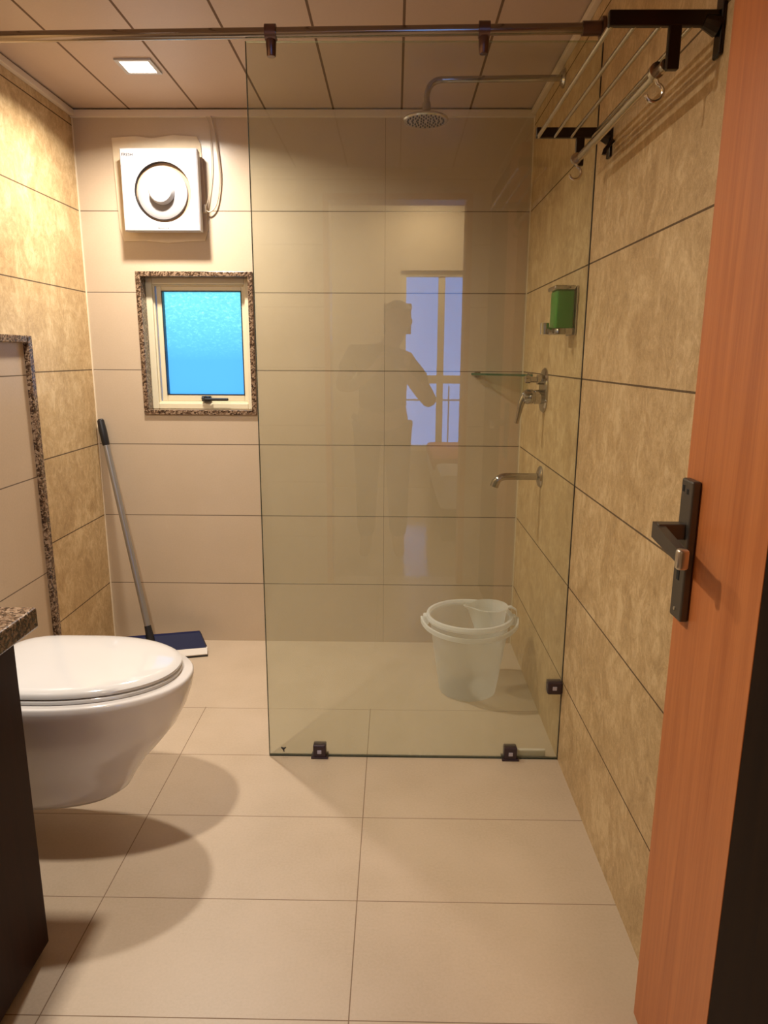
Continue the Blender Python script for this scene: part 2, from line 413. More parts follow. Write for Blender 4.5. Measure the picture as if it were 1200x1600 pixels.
# ------------------------------------------------------------------ window
win = struct('window_1', box(wx0, wx1, .1335, .1345, wz0, wz0+.001), M['frame'], 'small cream framed window with frosted blue glass in granite surround', 'window')
def rect_frame(bm, x0, x1, z0, z1, t, y0, y1, bev=.003, tt=None, tb=None):
    tt = tt or t; tb = tb or t
    add_box(bm, x0, x0+t, y0, y1, z0, z1, bev); add_box(bm, x1-t, x1, y0, y1, z0, z1, bev)
    add_box(bm, x0+t-.001, x1-t+.001, y0+.0005, y1, z0, z0+tb, bev); add_box(bm, x0+t-.001, x1-t+.001, y0+.0005, y1, z1-tt, z1, bev)
bm = B(); rect_frame(bm, wx0, wx1, wz0, wz1, .026, .045, .13, .004); 
rect_frame(bm, wx0+.022, wx1-.022, wz0+.022, wz1-.022, .010, .058, .12, .003)
obj('window_frame', bm, M['frame'], win)
bm = B(); rect_frame(bm, .257, .622, 1.034, 1.494, .022, .062, .10, .004, .020, .028)
sash = obj('sash', bm, M['frame'], win)
bm = B(); rect_frame(bm, .2775, .601, 1.0605, 1.4755, .0035, .0615, .09, .0)
obj('gasket', bm, M['black'], sash)
obj('frosted_pane', box(.278, .601, .082, .086, 1.061, 1.475), M['frosted'], win)
bm = B()
add_box(bm, .425, .462, .040, .062, 1.036, 1.058, .003)
add_tube(bm, [(.447, .042, 1.048), (.447, .026, 1.048)], .010, 14)
add_box(bm, .440, .540, .018, .030, 1.040, 1.051, .004)
add_tube(bm, [(.43, .036, 1.050), (.445, .028, 1.042), (.47, .030, 1.046)], .006, 10)
obj('handle', bm, M['black'], win)
obj('catch_plate', box(.455, .535, .052, .058, 1.018, 1.026, .001), M['frame'], win)

# ------------------------------------------------------------------ exhaust fan
fan = thing('exhaust_fan', 'square white exhaust fan with round centre disc above the window', 'fan', (.34, 0, 1.82))
FX0, FX1, FZ0, FZ1, FY = .199, .487, 1.677, 1.966, -.080
bm = B()
pts = [(.148, 2.020), (.24, 2.026), (.30, 2.018), (.38, 2.030), (.47, 2.024), (.483, 2.0), (.490, 1.85), (.497, 1.70), (.484, 1.655), (.42, 1.652), (.34, 1.646), (.25, 1.654), (.168, 1.652), (.156, 1.70), (.150, 1.9)]
f0 = [bm.verts.new((x, -.006, z)) for x, z in pts]; f1 = [bm.verts.new((x, .0, z)) for x, z in pts]
bm.faces.new(f0); bm.faces.new(f1[::-1])
for i in range(len(pts)): j = (i+1) % len(pts); bm.faces.new((f0[i], f1[i], f1[j], f0[j]))
obj('plaster_patch', bm, M['cream'], fan)
obj('casing', box(FX0+.010, FX1-.010, FY+.022, -.004, FZ0+.012, FZ1-.012, .004), M['cardboard'], fan)
# face: square outside, round hole
bm = B()
cx, cz, R0, R1 = .352, 1.815, .106, .092
n = 64; outer = []; inner = []; deep = []; back = []
def sq(a, hx, hz):
    c, s = math.cos(a), math.sin(a); k = 1/max(abs(c)/hx, abs(s)/hz); return c*k, s*k
mx_, mz_ = (FX0+FX1)/2, (FZ0+FZ1)/2; hx, hz = (FX1-FX0)/2, (FZ1-FZ0)/2
angs = [2*PI*k/n+PI/4 for k in range(n)]
rings = []
def ring(fn): rings.append([bm.verts.new(fn(a)) for a in angs])
ring(lambda a: (mx_+sq(a, hx-.003, hz-.003)[0], -.030, mz_+sq(a, hx-.003, hz-.003)[1]))
ring(lambda a: (mx_+sq(a, hx, hz)[0], FY+.006, mz_+sq(a, hx, hz)[1]))
ring(lambda a: (mx_+sq(a, hx-.004, hz-.004)[0], FY, mz_+sq(a, hx-.004, hz-.004)[1]))
ring(lambda a: (cx+(R0+.012)*math.cos(a), FY, cz+(R0+.012)*math.sin(a)))
ring(lambda a: (cx+R0*math.cos(a), FY+.004, cz+R0*math.sin(a)))
for a, b_ in zip(rings, rings[1:]):
    for k in range(n): bm.faces.new((a[k], a[(k+1) % n], b_[(k+1) % n], b_[k]))
obj('front_panel', bm, M['whiteplastic'], fan, smooth=True, angle=30)
bm = B(); add_lathe(bm, [(0, 0), (R0-.003, 0), (R0+.0005, .030)], (cx, FY+.034, cz), 'y', 64); obj('duct_opening', bm, M['duct_shade'], fan, smooth=True)
bm = B(); add_lathe(bm, [(.090, -.008), (.0955, .0), (.093, .006), (.083, .010), (.060, .008), (.04, .005), (0, .005)], (cx-.005, FY+.018, cz-.001), 'y', 64)
disc = obj('centre_disc', bm, M['fandisc'], fan, smooth=True)
bm = B(); add_lathe(bm, [(.046, 0), (.044, .022), (.040, .028), (.030, .031), (0, .032)], (cx-.004, FY+.010, cz+.002), 'y', 48)
obj('centre_cap', bm, M['whiteplastic'], disc, smooth=True)
def text(s, size, loc, mat, parent, name, rot=(PI/2, 0, 0)):
    c = bpy.data.curves.new(name, 'FONT'); c.body = s; c.size = size; c.extrude = .0003; c.align_x = 'LEFT'
    o = bpy.data.objects.new(name, c); COL.objects.link(o)
    bpy.context.view_layer.update()
    me = bpy.data.meshes.new_from_object(o.evaluated_get(bpy.context.evaluated_depsgraph_get()))
    bpy.data.objects.remove(o); me.transform(Matrix.Translation(loc) @ Matrix.Rotation(rot[2], 4, 'Z') @ Matrix.Rotation(rot[0], 4, 'X'))
    me.materials.clear(); me.materials.append(mat)
    q = bpy.data.objects.new(name, me); COL.objects.link(q)
    q.parent = parent; q.matrix_parent_inverse = Matrix.Translation(-parent.location); return q
text('FRESH', .0155, (.207, FY-.0004, 1.938), M['ink'], fan, 'maker_lettering')
text('FRESH-AIR', .0095, (.326, FY-.0004, 1.685), M['ink'], fan, 'model_lettering')
# cable
bm = B()
add_tube(bm, smooth_path([(.513, -.022, 2.088), (.522, -.012, 2.05), (.524, -.010, 1.92), (.511, -.012, 1.83), (.494, -.02, 1.765)]), .0016, 8)
add_tube(bm, smooth_path([(.531, -.022, 2.090), (.543, -.014, 2.02), (.553, -.012, 1.895), (.545, -.012, 1.82), (.530, -.014, 1.775), (.508, -.018, 1.757), (.492, -.022, 1.766)]), .0030, 8)
add_box(bm, .484, .498, -.03, -.012, 1.752, 1.782, .003)
tag(obj('fan_cable', bm, M['cable'], smooth=True), 'loose cream cable looping from the ceiling down to the side of the exhaust fan', 'cable')

# ------------------------------------------------------------------ ceiling lights
def downlight(x, y, label):
    t = thing('ceiling_downlight', label, 'ceiling light', (x, y, H), 'square recessed ceiling downlights')
    bm = B()
    for (a, b_, c, d) in ((-.058, -.045, -.058, .058), (.045, .058, -.058, .058), (-.045, .045, -.058, -.045), (-.045, .045, .045, .058)):
        add_box(bm, x+a, x+b_, y+c, y+d, H-.006, H+.001, .001)
    obj('light_frame', bm, M['whiteplastic'], t)
    obj('light_diffuser', box(x-.045, x+.045, y-.045, y+.045, H-.003, H+.001), M['lamp'], t)
downlight(.400, -.405, 'glowing square ceiling downlight near the left side, above the exhaust fan')
downlight(.420, -1.660, 'glowing square ceiling downlight above the toilet and vanity')

# ------------------------------------------------------------------ shower glass and rod
GY = -.9
rod = thing('steel_rod', 'long horizontal dark steel rod across the room just below the ceiling, holding the glass screen', 'rod', (W, GY, 2.013))
zl, zr = 2.002, 2.021
bm = B(); add_tube(bm, [(.016, GY, zl), (W-.010, GY, zr)], .0125, 20)
obj('tube', bm, M['rod'], rod, smooth=True)
bm = B(); add_tube(bm, [(W-.055, GY, zr-.0006), (W-.002, GY, zr)], .0165, 20); add_tube(bm, [(W-.009, GY, zr), (W-.001, GY, zr)], .026, 24)
obj('wall_flange', bm, M['clampmetal'], rod, smooth=True)
bm = B(); add_tube(bm, [(.001, GY, zl), (.03, GY, zl)], .018, 20); obj('wall_flange', bm, M['clampmetal'], rod, smooth=True)
scr = thing('shower_screen', 'tall clear greenish glass shower screen hanging from the steel rod', 'shower screen', ((.839+W)/2, GY, 0))
GX0, GX1, GZ0, GZ1 = .839, W-.0015, .006, 1.992
obj('glass_pane', box(GX0+.0016, GX1, GY-.004, GY+.004, GZ0, GZ1-.001), M['shower_glass'], scr)
bm = B(); add_box(bm, GX0, GX0+.0016, GY-.004, GY+.004, GZ0, GZ1); obj('pane_edge', bm, M['glass_edge'], scr)
bm = B(); add_box(bm, GX0, GX1, GY-.004, GY+.004, GZ1-.001, GZ1+.0004); obj('pane_edge', bm, M['shelf_glass'], scr)
obj('wall_seal', box(GX1-.0005, W, GY-.0045, GY+.002, .0, GZ1), M['rubber'], scr)
obj('floor_seal', box(GX0, GX1, GY-.003, GY+.003, .0, GZ0), M['glass_edge'], scr)
bm = B(); add_box(bm, 1.607, 1.700, GY+.005, GY+.018, 0, .026, .003); obj('sealant_strip', bm, M['foam'], scr)['label'] = 'short white sealant strip behind the bottom right of the glass'
bm = B(); add_tube(bm, [(.877, GY-.0045, .031), (.884, GY-.006, .027), (.892, GY-.0045, .031)], [.002, .004, .0015], 8); add_tube(bm, [(.884, GY-.005, .026), (.886, GY-.005, .016)], [.003, .001], 6)
obj('dark_residue', bm, M['rubber'], scr)['label'] = 'tiny dark speck at the bottom left of the glass'
def clamp(x, dzz, lab):
    z = zl+(zr-zl)*x/W
    t = thing('rod_clamp', lab, 'clamp', (x, GY, z), 'clamps joining the glass screen to the rod')
    bm = B(); add_tube(bm, [(x-.014, GY, z), (x+.014, GY, z)], .0195, 24); obj('collar', bm, M['clampmetal'], t, smooth=True)
    bm = B(); add_tube(bm, [(x, GY, z-.016), (x, GY, z-.022), (x, GY, z-.052), (x, GY, z-.054)], [.013, .0135, .0115, .010], 20)
    obj('glass_grip', bm, M['clampmetal'], t, smooth=True)
clamp(.904, 0, 'small dark metal clamp on the rod at the free left corner of the glass screen')
clamp(1.438, 0, 'small dark metal clamp on the rod left of the towel rack')
def clip(x, z, lab, wall=False):
    t = thing('glass_clip', lab, 'clip', (x, GY, z), 'dark clips holding the glass screen')
    bm = B(); h = .020
    if wall: add_box(bm, x-h-.001, W-.0005, GY-.016, GY+.016, z-h, z+h, .005)
    else:
        add_box(bm, x-h, x+h, GY-.015, GY+.015, 0.0005, .044, .004)
        add_box(bm, x-h-.006, x+h+.006, GY-.018, GY+.018, 0.0, .006, .001)
    obj('clip_body', bm, M['clip'], t)
    bm = B(); add_box(bm, x-.0065, x+.0065, GY-.0175, GY-.015, z-.005, z+.007, .001); obj('screw_cap', bm, M['clipsq'], t)
clip(.997, .022, 'dark square clip on the floor at the bottom left of the glass screen')
clip(1.589, .022, 'dark square clip on the floor at the bottom right of the glass screen')
clip(1.712, .244, 'dark square clip on the right wall low on the glass screen edge', True)

# ------------------------------------------------------------------ toilet
TY = -1.238
toi = thing('toilet', 'white wall-hung toilet with closed lid on the left ledge', 'toilet', (LA, TY, .12))
def dpt(a, x0, x1, hw, p=2.0):
    """outline of a D shape: flat-ish at x0, rounded at x1"""
    xm = x0+(x1-x0)*.42
    c, s = math.cos(a), math.sin(a)
    if c >= 0: return xm+(x1-xm)*abs(c)**(2/2.15), hw*math.copysign(abs(s)**(2/2.15), s)
    return xm-(xm-x0)*abs(c)**(2/5.0), hw*math.copysign(abs(s)**(2/5.0), s)*(1-.10*abs(c)**2)
def loft(bm, secs, n=72, cap0=True, cap1=True):
    R = []
    for (x0, x1, hw, z) in secs:
        x1 += .015; hw *= 1.03; z += .022
        R.append([bm.verts.new((dpt(2*PI*k/n, x0, x1, hw)[0], TY+dpt(2*PI*k/n, x0, x1, hw)[1], z)) for k in range(n)])
    for a, b_ in zip(R, R[1:]):
        for k in range(n): bm.faces.new((a[k], a[(k+1) % n], b_[(k+1) % n], b_[k]))
    if cap0: bm.faces.new(R[0][::-1])
    if cap1: bm.faces.new(R[-1])
X0 = LA+.001
bm = B()
loft(bm, [(X0, .455, .080, .088), (X0, .500, .098, .090), (X0, .520, .107, .105), (X0, .540, .112, .140), (X0, .570, .124, .185), (X0, .610, .143, .230), (X0, .650, .164, .280), (X0, .677, .180, .330), (X0, .692, .189, .372), (X0, .698, .192, .398), (X0, .698, .192, .410), (X0+.004, .694, .189, .415)])
obj('bowl', bm, M['ceramic'], toi, smooth=True, angle=60)
bm = B()
loft(bm, [(X0+.045, .666, .170, .415), (X0+.043, .670, .173, .417), (X0+.043, .670, .173, .424), (X0+.045, .667, .171, .426)])
obj('seat', bm, M['lid'], toi, smooth=True, angle=50)
bm = B()
secs = [(X0+.045, .664, .167, .4275), (X0+.042, .669, .172, .430), (X0+.042, .669, .172, .437)]
for t in (.05, .12, .22, .35, .5, .65, .8, .92):
    k = math.sqrt(1-(1-t)**2)
    secs.append((X0+.042+.18*t, .669-.22*t, .172-.125*t, .437+.020*k))
loft(bm, secs)
obj('lid', bm, M['lid'], toi, smooth=True, angle=50)
for s in (-.075, .075):
    bm = B(); add_tube(bm, [(X0+.03, TY+s-.02, .446), (X0+.03, TY+s+.02, .446)], .013, 16)
    obj('hinge', bm, M['chrome'], toi, smooth=True)

# ------------------------------------------------------------------ vanity
CX, CY = .505, -1.640
van = thing('vanity_cabinet', 'very dark brown wooden vanity cabinet under the granite counter', 'cabinet', (.33, -2.1, 0))
obj('carcass', box(LA+.002, CX-.018, -2.58, CY, .0, .699, .001), M['cabwood'], van)
for (a, b_) in ((-2.11, CY), (-2.58, -2.115)):
    d = obj('door', box(CX-.017, CX, a+.001, b_-.001, .02, .697, .002), M['cabwood'], van)
    bm = B(); yy = a+.04 if a > -2.3 else b_-.04
    add_tube(bm, [(CX+.0, yy, .42), (CX+.022, yy, .42), (CX+.022, yy, .54), (CX, yy, .54)], .005, 10); obj('pull', bm, M['steel'], d, smooth=True)
bm = B(); add_box(bm, LA+.001, .528, -2.60, -1.589, .7005, .742, .004)
tag(obj('countertop', bm, M['granite']), 'speckled brown granite countertop slab on the dark vanity', 'countertop')

# ------------------------------------------------------------------ floor wiper
mop = thing('floor_wiper', 'long-handled floor wiper with navy head leaning in the back left corner', 'floor wiper', (.215, -.17, 0))
Pt, Pb = Vector((.022, -.018, .966)), Vector((.216, -.165, .085))
d = (Pb-Pt)
bm = B(); add_tube(bm, [Pt+d*.06, Pb], .0125, 18); obj('pole', bm, M['polesteel'], mop, smooth=True)
bm = B(); add_tube(bm, [Pt, Pt+d*.006, Pt+d*.05, Pt+d*.115, Pt+d*.12], [.009, .0135, .0155, .0145, .012], 16); obj('grip', bm, M['black'], mop, smooth=True)
bm = B(); add_tube(bm, [Pb-d*.05, Pb, Pb+d*.03], [.0135, .016, .017], 16); obj('socket', bm, M['black'], mop, smooth=True)
dirn = Vector((.215, .055, 0)).normalized(); nrm = Vector((dirn.y, -dirn.x, 0))
C0 = Vector((.222, -.172, 0)); HL = .222
def slab(bm, prof, l0, l1):
    a = [bm.verts.new(C0+dirn*l0(p)+nrm*p[0]+Vector((0, 0, p[1]))) for p in prof]
    b_ = [bm.verts.new(C0+dirn*l1(p)+nrm*p[0]+Vector((0, 0, p[1]))) for p in prof]
    bm.faces.new(a); bm.faces.new(b_[::-1])
    for i in range(len(prof)): j = (i+1) % len(prof); bm.faces.new((a[i], b_[i], b_[j], a[j]))
bm = B(); slab(bm, [(.030, .018), (.034, .026), (-.012, .082), (-.024, .086), (-.030, .076), (-.012, .018)], lambda p: -HL+max(0, p[1]-.03)*.5, lambda p: HL-max(0, p[1]-.03)*.5)
obj('head', bm, M['navy'], mop)
bm = B(); slab(bm, [(.052, .006), (.056, .012), (.036, .030), (.022, .030), (.010, .006)], lambda p: -HL-.002, lambda p: HL+.002)
obj('foam_strip', bm, M['foam'], mop)
bm = B(); slab(bm, [(.054, 0), (.056, .0055), (.010, .0055), (.012, 0)], lambda p: -HL-.003, lambda p: HL+.003)
obj('rubber_blade', bm, M['rubber'], mop)

# ------------------------------------------------------------------ bucket and mug
BX, BY = 1.503, -.438
bk = thing('bucket', 'translucent white plastic bucket on the shower floor with its handle folded down', 'bucket', (BX, BY, 0))
bm = B()
add_lathe(bm, [(0, .002), (.098, .0), (.104, .004), (.112, .05), (.130, .17), (.1465, .292), (.1445, .292), (.128, .17), (.110, .05), (.102, .008), (0, .006)], (BX, BY, 0), 'z', 72)
obj('pail', bm, M['bucket'], bk, smooth=True)
bm = B(); add_lathe(bm, [(.146, .283), (.157, .284), (.160, .292), (.157, .302), (.148, .303), (.1445, .296), (.146, .283)], (BX, BY, 0), 'z', 72)
obj('rim', bm, M['bucketrim'], bk, smooth=True)
for s in (-1, 1):
    bm = B(); add_box(bm, BX+s*.160-.010, BX+s*.160+.010, BY-.018, BY+.018, .262, .298, .005)
    obj('handle_lug', bm, M['bucketrim'], bk)
bm = B(); hp = []
for k in range(33):
    a = PI*k/32
    hp.append((BX-.176*math.cos(a), BY-.150*math.sin(a)-.0, .283-.028*math.sin(a)))
def add_ribbon(bm, pts, wd, hh):
    rs = []
    pts = [Vector(p) for p in pts]
    for i, p in enumerate(pts):
        dd = (pts[min(i+1, len(pts)-1)]-pts[max(i-1, 0)]).normalized(); s = Vector((dd.y, -dd.x, 0)).normalized()
        rs.append([bm.verts.new(p+s*a*wd+Vector((0, 0, b_*hh))) for a, b_ in ((-.5, -.5), (.5, -.5), (.5, .5), (-.5, .5))])
    for a, b_ in zip(rs, rs[1:]):
        for k in range(4): bm.faces.new((a[k], a[(k+1) % 4], b_[(k+1) % 4], b_[k]))
    bm.faces.new(rs[0][::-1]); bm.faces.new(rs[-1])
add_ribbon(bm, hp, .007, .016)
obj('handle', bm, M['bucketrim'], bk)
MXx, MY = 1.573, -.446
mug = thing('bath_mug', 'small translucent white plastic mug with a spout hooked inside the bucket rim', 'mug', (MXx, MY, .2))
bm = B(); n = 48
prof = [(0, .196), (.040, .195), (.044, .199), (.055, .26), (.0625, .322), (.068, .332), (.0685, .337), (.066, .338), (.0605, .322), (.053, .26), (.042, .202), (0, .200)]
rings = []
for r_, z in prof:
    if r_ == 0: rings.append([bm.verts.new((MXx, MY, z))]); continue
    rg = []
    for k in range(n):
        a = 2*PI*k/n; rr = r_
        if z > .30:
            dd = abs(((a-PI+PI) % (2*PI))-PI)
            rr += .022*math.exp(-(dd/.28)**2)*(z-.30)/.03
        rg.append(bm.verts.new((MXx+rr*math.cos(a), MY+rr*math.sin(a), z)))
    rings.append(rg)
for a, b_ in zip(rings, rings[1:]):
    for k in range(n):
        if len(a) == 1: bm.faces.new((a[0], b_[k], b_[(k+1) % n]))
        elif len(b_) == 1: bm.faces.new((a[k], a[(k+1) % n], b_[0]))
        else: bm.faces.new((a[k], a[(k+1) % n], b_[(k+1) % n], b_[k]))
obj('cup', bm, M['mugplastic'], mug, smooth=True)
bm = B(); add_ribbon(bm, [(MXx+.064, MY, .330), (MXx+.080, MY+.002, .332), (MXx+.099, MY+.002, .320), (MXx+.103, MY+.002, .290), (MXx+.102, MY+.002, .262)], .014, .006)
obj('hook_handle', bm, M['bucketrim'], mug)

# ------------------------------------------------------------------ shower mixer
mix = thing('shower_mixer', 'chrome shower mixer with an oblong wall plate, lever and diverter knob on the right wall', 'shower mixer', (W, -.44, 1.110))
yc = -.425
bm = B(); n = 48
for (s, x) in ():
    pass
def stadium(k, r, h):
    a = 2*PI*k/n; y = r*math.cos(a); z = r*math.sin(a); return y, z+(h if z >= 0 else -h)
rr = []
for (s, x) in ((1.0, 0), (1.0, .004), (.94, .009), (.80, .011)):
    rr.append([bm.verts.new((W-x, yc+stadium(k, .058*s, .018*s)[0], 1.110+stadium(k, .058*s, .018*s)[1])) for k in range(n)])
for a, b_ in zip(rr, rr[1:]):
    for k in range(n): bm.faces.new((a[k], a[(k+1) % n], b_[(k+1) % n], b_[k]))
bm.faces.new(rr[-1])
obj('wall_plate', bm, M['chrome'], mix, smooth=True, angle=30)
bm = B(); add_lathe(bm, [(.017, 0), (.017, .020), (.010, .022), (.010, .042), (.013, .044), (.013, .060), (.010, .062), (0, .062)], (W-.008, yc, 1.146), 'x', 24)
obj('diverter_knob', bm, M['chrome'], mix, smooth=True)
bm = B(); add_lathe(bm, [(.025, 0), (.025, .026), (.0225, .028), (.0225, .031), (.0255, .033), (.0255, .052), (.021, .062), (.010, .068), (0, .069)], (W-.008, yc, 1.088), 'x', 32)
obj('valve_body', bm, M['chrome'], mix, smooth=True)
bm = B(); add_tube(bm, smooth_path([(W-.052, yc, 1.100), (W-.066, yc, 1.092), (W-.078, yc, 1.065), (W-.084, yc, 1.035), (W-.092, yc, .996)]), [.016-.0095*i/32 for i in range(33)], 14)
obj('lever', bm, M['chrome'], mix, smooth=True)

# ------------------------------------------------------------------ bath spout
sp = thing('bath_spout', 'chrome tap spout sticking out of the right wall below the mixer', 'tap', (W, -.437, .812))
bm = B(); add_lathe(bm, [(.038, 0), (.038, .004), (.032, .010), (.018, .014), (0, .014)], (W, -.437, .812), 'x', 36); obj('wall_flange', bm, M['chrome'], sp, smooth=True)
bm = B(); pth = [(W-.008, -.437, .812), (W-.10, -.437, .812)]+arc((W-.115, -.437, .812), (W-.150, -.437, .812), (W-.158, -.437, .786), 8)
add_tube(bm, pth, [.0125]*2+[.013]*9, 20); obj('pipe', bm, M['chrome'], sp, smooth=True)
bm = B(); add_tube(bm, [(W-.155, -.437, .796), (W-.162, -.437, .775)], .0155, 20); obj('nozzle', bm, M['chrome'], sp, smooth=True)

# ------------------------------------------------------------------ overhead shower
sh = thing('overhead_shower', 'round chrome rain shower head on a bent arm from the right wall', 'shower head', (W, -.468, 2.055))
sy = -.468
bm = B(); add_lathe(bm, [(.028, 0), (.028, .004), (.020, .010), (0, .010)], (W, sy, 2.060), 'x', 32); obj('wall_flange', bm, M['chrome'], sh, smooth=True)
bm = B(); add_tube(bm, [(W-.006, sy, 2.060), (1.37, sy, 2.056)]+arc((1.365, sy, 2.056), (1.316, sy, 2.056), (1.314, sy, 2.005), 10)+[(1.314, sy, 1.985)], .0095, 18); obj('arm', bm, M['chrome'], sh, smooth=True)
bm = B(); add_tube(bm, [(1.314, sy, 1.992), (1.314, sy, 1.985), (1.314, sy, 1.965)], [.012, .0135, .0135], 18); obj('swivel', bm, M['chrome'], sh, smooth=True)
bm = B(); add_lathe(bm, [(0, .030), (.020, .028), (.050, .018), (.068, .010), (.071, .004), (.068, 0), (0, 0)], (1.312, sy, 1.938), 'z', 56)
hd = obj('rose', bm, M['steel'], sh, smooth=True)
bm = B()
for ri, cnt in ((.014, 6), (.028, 12), (.042, 18), (.056, 24)):
    for k in range(cnt):
        a = 2*PI*k/cnt; x = 1.312+ri*math.cos(a); y = sy+ri*math.sin(a)
        add_tube(bm, [(x, y, 1.9385), (x, y, 1.9355)], .0028, 6)
nz = obj('nozzle', bm, M['black'], hd); nz['kind'] = 'stuff'

# ------------------------------------------------------------------ corner shelf
cs = thing('corner_shelf', 'small glass corner shelf with green edge beside the shower mixer', 'shelf', (W, 0, 1.152))
bm = B(); zz = 1.150; Lx = .208; Ly = .205
base = [(W-.001, -.001), (W-Lx, -.001), (W-Lx+.006, -.012)]+[(W-Lx+(Lx-.006)*t+.003, -.016-(Ly-.022)*t) for t in (.25, .5, .75)]+[(W-.010, -Ly+.004), (W-.001, -Ly)]
lo = [bm.verts.new((x, y, zz)) for x, y in base]; hi = [bm.verts.new((x, y, zz+.008)) for x, y in base]
bm.faces.new(lo[::-1]); bm.faces.new(hi)
for i in range(len(base)):
    j = (i+1) % len(base); f = bm.faces.new((lo[i], lo[j], hi[j], hi[i])); f.material_index = 1
obj('glass_plate', bm, [M['shelf_glass'], M['shelf_edge']], cs)
for (x, y) in ((W-.185, -.006), (W-.006, -.185)):
    bm = B(); add_box(bm, x-.012, x+(.012 if x < W-.1 else .0055), y-.012, y+(.0055 if x < W-.1 else .012), zz-.010, zz+.014, .003); obj('bracket', bm, M['chrome'], cs)

# ------------------------------------------------------------------ soap dispenser
sd = thing('soap_dispenser', 'wall soap dispenser filled with green liquid, chrome lid and pump', 'soap dispenser', (W, -.755, 1.35))
bm = B(); add_box(bm, W-.006, W-.0005, -.812, -.705, 1.283, 1.418, .002); obj('back_plate', bm, M['chrome'], sd)
bm = B(); add_box(bm, W-.058, W-.007, -.800, -.716, 1.300, 1.408, .006, 3); obj('liquid_tank', bm, M['green'], sd, smooth=True)
bm = B(); add_box(bm, W-.066, W-.0065, -.806, -.708, 1.407, 1.420, .004); obj('lid', bm, M['chrome'], sd)
bm = B(); add_box(bm, W-.060, W-.0065, -.803, -.712, 1.285, 1.303, .003)
add_tube(bm, [(W-.055, -.758, 1.296), (W-.078, -.758, 1.300)], .008, 16); add_tube(bm, [(W-.080, -.758, 1.286), (W-.080, -.758, 1.318)], .0125, 20)
obj('pump', bm, M['chrome'], sd, smooth=True)

# ------------------------------------------------------------------ towel rack
tr = thing('towel_rack', 'dark chrome towel rack with bars and hooks high on the right wall', 'towel rack', (W, -1.32, 1.74))
for yb in (-1.612, -1.030):
    bm = B()
    add_box(bm, W-.007, W-.0005, yb-.014, yb+.014, 1.690, 1.785, .003)
    add_tube(bm, [(W-.007, yb, 1.735), (W-.03, yb, 1.742)], [.016, .010], 12)
    add_box(bm, 1.556, W-.005, yb-.006, yb+.006, 1.734, 1.757, .002)
    add_box(bm, 1.652, 1.672, yb-.006, yb+.006, 1.672, 1.736, .002)
    br = obj('bracket', bm, M['rackmetal'], tr)
for i, x in enumerate((1.562, 1.600, 1.640, 1.690)):
    bm = B(); add_tube(bm, [(x, -1.612, 1.738), (x, -1.030, 1.738)], .0042 if i else .0048, 12); obj('bar', bm, M['rackbar'], tr, smooth=True)
bm = B(); add_tube(bm, [(1.655, -1.604, 1.684), (1.655, -1.030, 1.684)], .0085, 16); obj('lower_rail', bm, M['rackbar'], tr, smooth=True)
for yb in (-1.575, -1.050):
    bm = B(); add_tube(bm, [(1.650, yb-.006, 1.684), (1.650, yb+.006, 1.684)], .0125, 16)
    hk = [(1.652, yb, 1.674)]+[(1.650-.013*math.cos(a)+.002, yb, 1.655+.013*math.sin(a)*-1) for a in [PI*.9+PI*1.25*k/14*-1+PI*.0 for k in range(15)]]
    hk = [(1.651, yb, 1.673)]+[(1.650+.014*math.cos(a), yb, 1.652+.014*math.sin(a)) for a in [PI*.40-PI*1.32*k/14 for k in range(15)]]
    add_tube(bm, hk, .0032, 10); obj('hook', bm, M['rackbar'], tr, smooth=True)
bm = B()
add_tube(bm, [(W-.004, -1.06, 1.722), (W-.022, -1.06, 1.700), (W-.024, -1.06, 1.690)], .005, 10); obj('end_hook', bm, M['rackmetal'], tr, smooth=True)

# ------------------------------------------------------------------ door
DX, DY = 1.685, -1.770
dr = bpy.data.objects.new('door_1', None); COL.objects.link(dr); dr.location = (DX+.02, -2.58, 0); dr['kind'] = 'structure'
dr['label'] = 'open bathroom door with orange wood edge band folded against the right wall'; dr['category'] = 'door'
obj('edge_band', box(DX, DX+.036, -2.026, DY, .006, 2.0, .001), M['orange'], dr)['label'] = 'orange wood grain band of the door'
obj('door_panel', box(DX+.0005, DX+.036, -2.59, -2.0262, .006, 2.0, .001), M['darkwood'], dr)['label'] = 'very dark brown door panel'
lk = thing('x', '', '', (DX, -1.80, .93)); lk.name = 'door_lock'; del lk['label']; del lk['category']
lk.parent = dr; lk.matrix_parent_inverse = Matrix.Translation(-dr.location)
def sub(name, bm, mat, **k):
    return obj(name, bm, mat, dr, **k)
bpy.data.objects.remove(lk)
bm = B(); add_box(bm, DX-.014, DX-.0002, -1.828, -1.786, .816, 1.040, .003)
pl = sub('lock_plate', bm, M['lock'], smooth=False)
def child(name, bm, mat, **k): return obj(name, bm, mat, pl, **k)
child('screw_hole', box(DX-.0146, DX-.0138, -1.815, -1.809, 1.018, 1.026), M['dark']); child('screw_hole', box(DX-.0146, DX-.0138, -1.800, -1.793, 1.020, 1.030), M['dark'])
child('keyhole', box(DX-.0148, DX-.0138, -1.811, -1.802, .880, .912, .0), M['dark'])
bm = B(); add_tube(bm, [(DX-.014, -1.806, .832), (DX-.0155, -1.806, .832)], .003, 10); child('screw', bm, M['nickel'])
bm = B()
add_box(bm, DX-.056, DX-.013, -1.818, -1.796, .947, .972, .002)
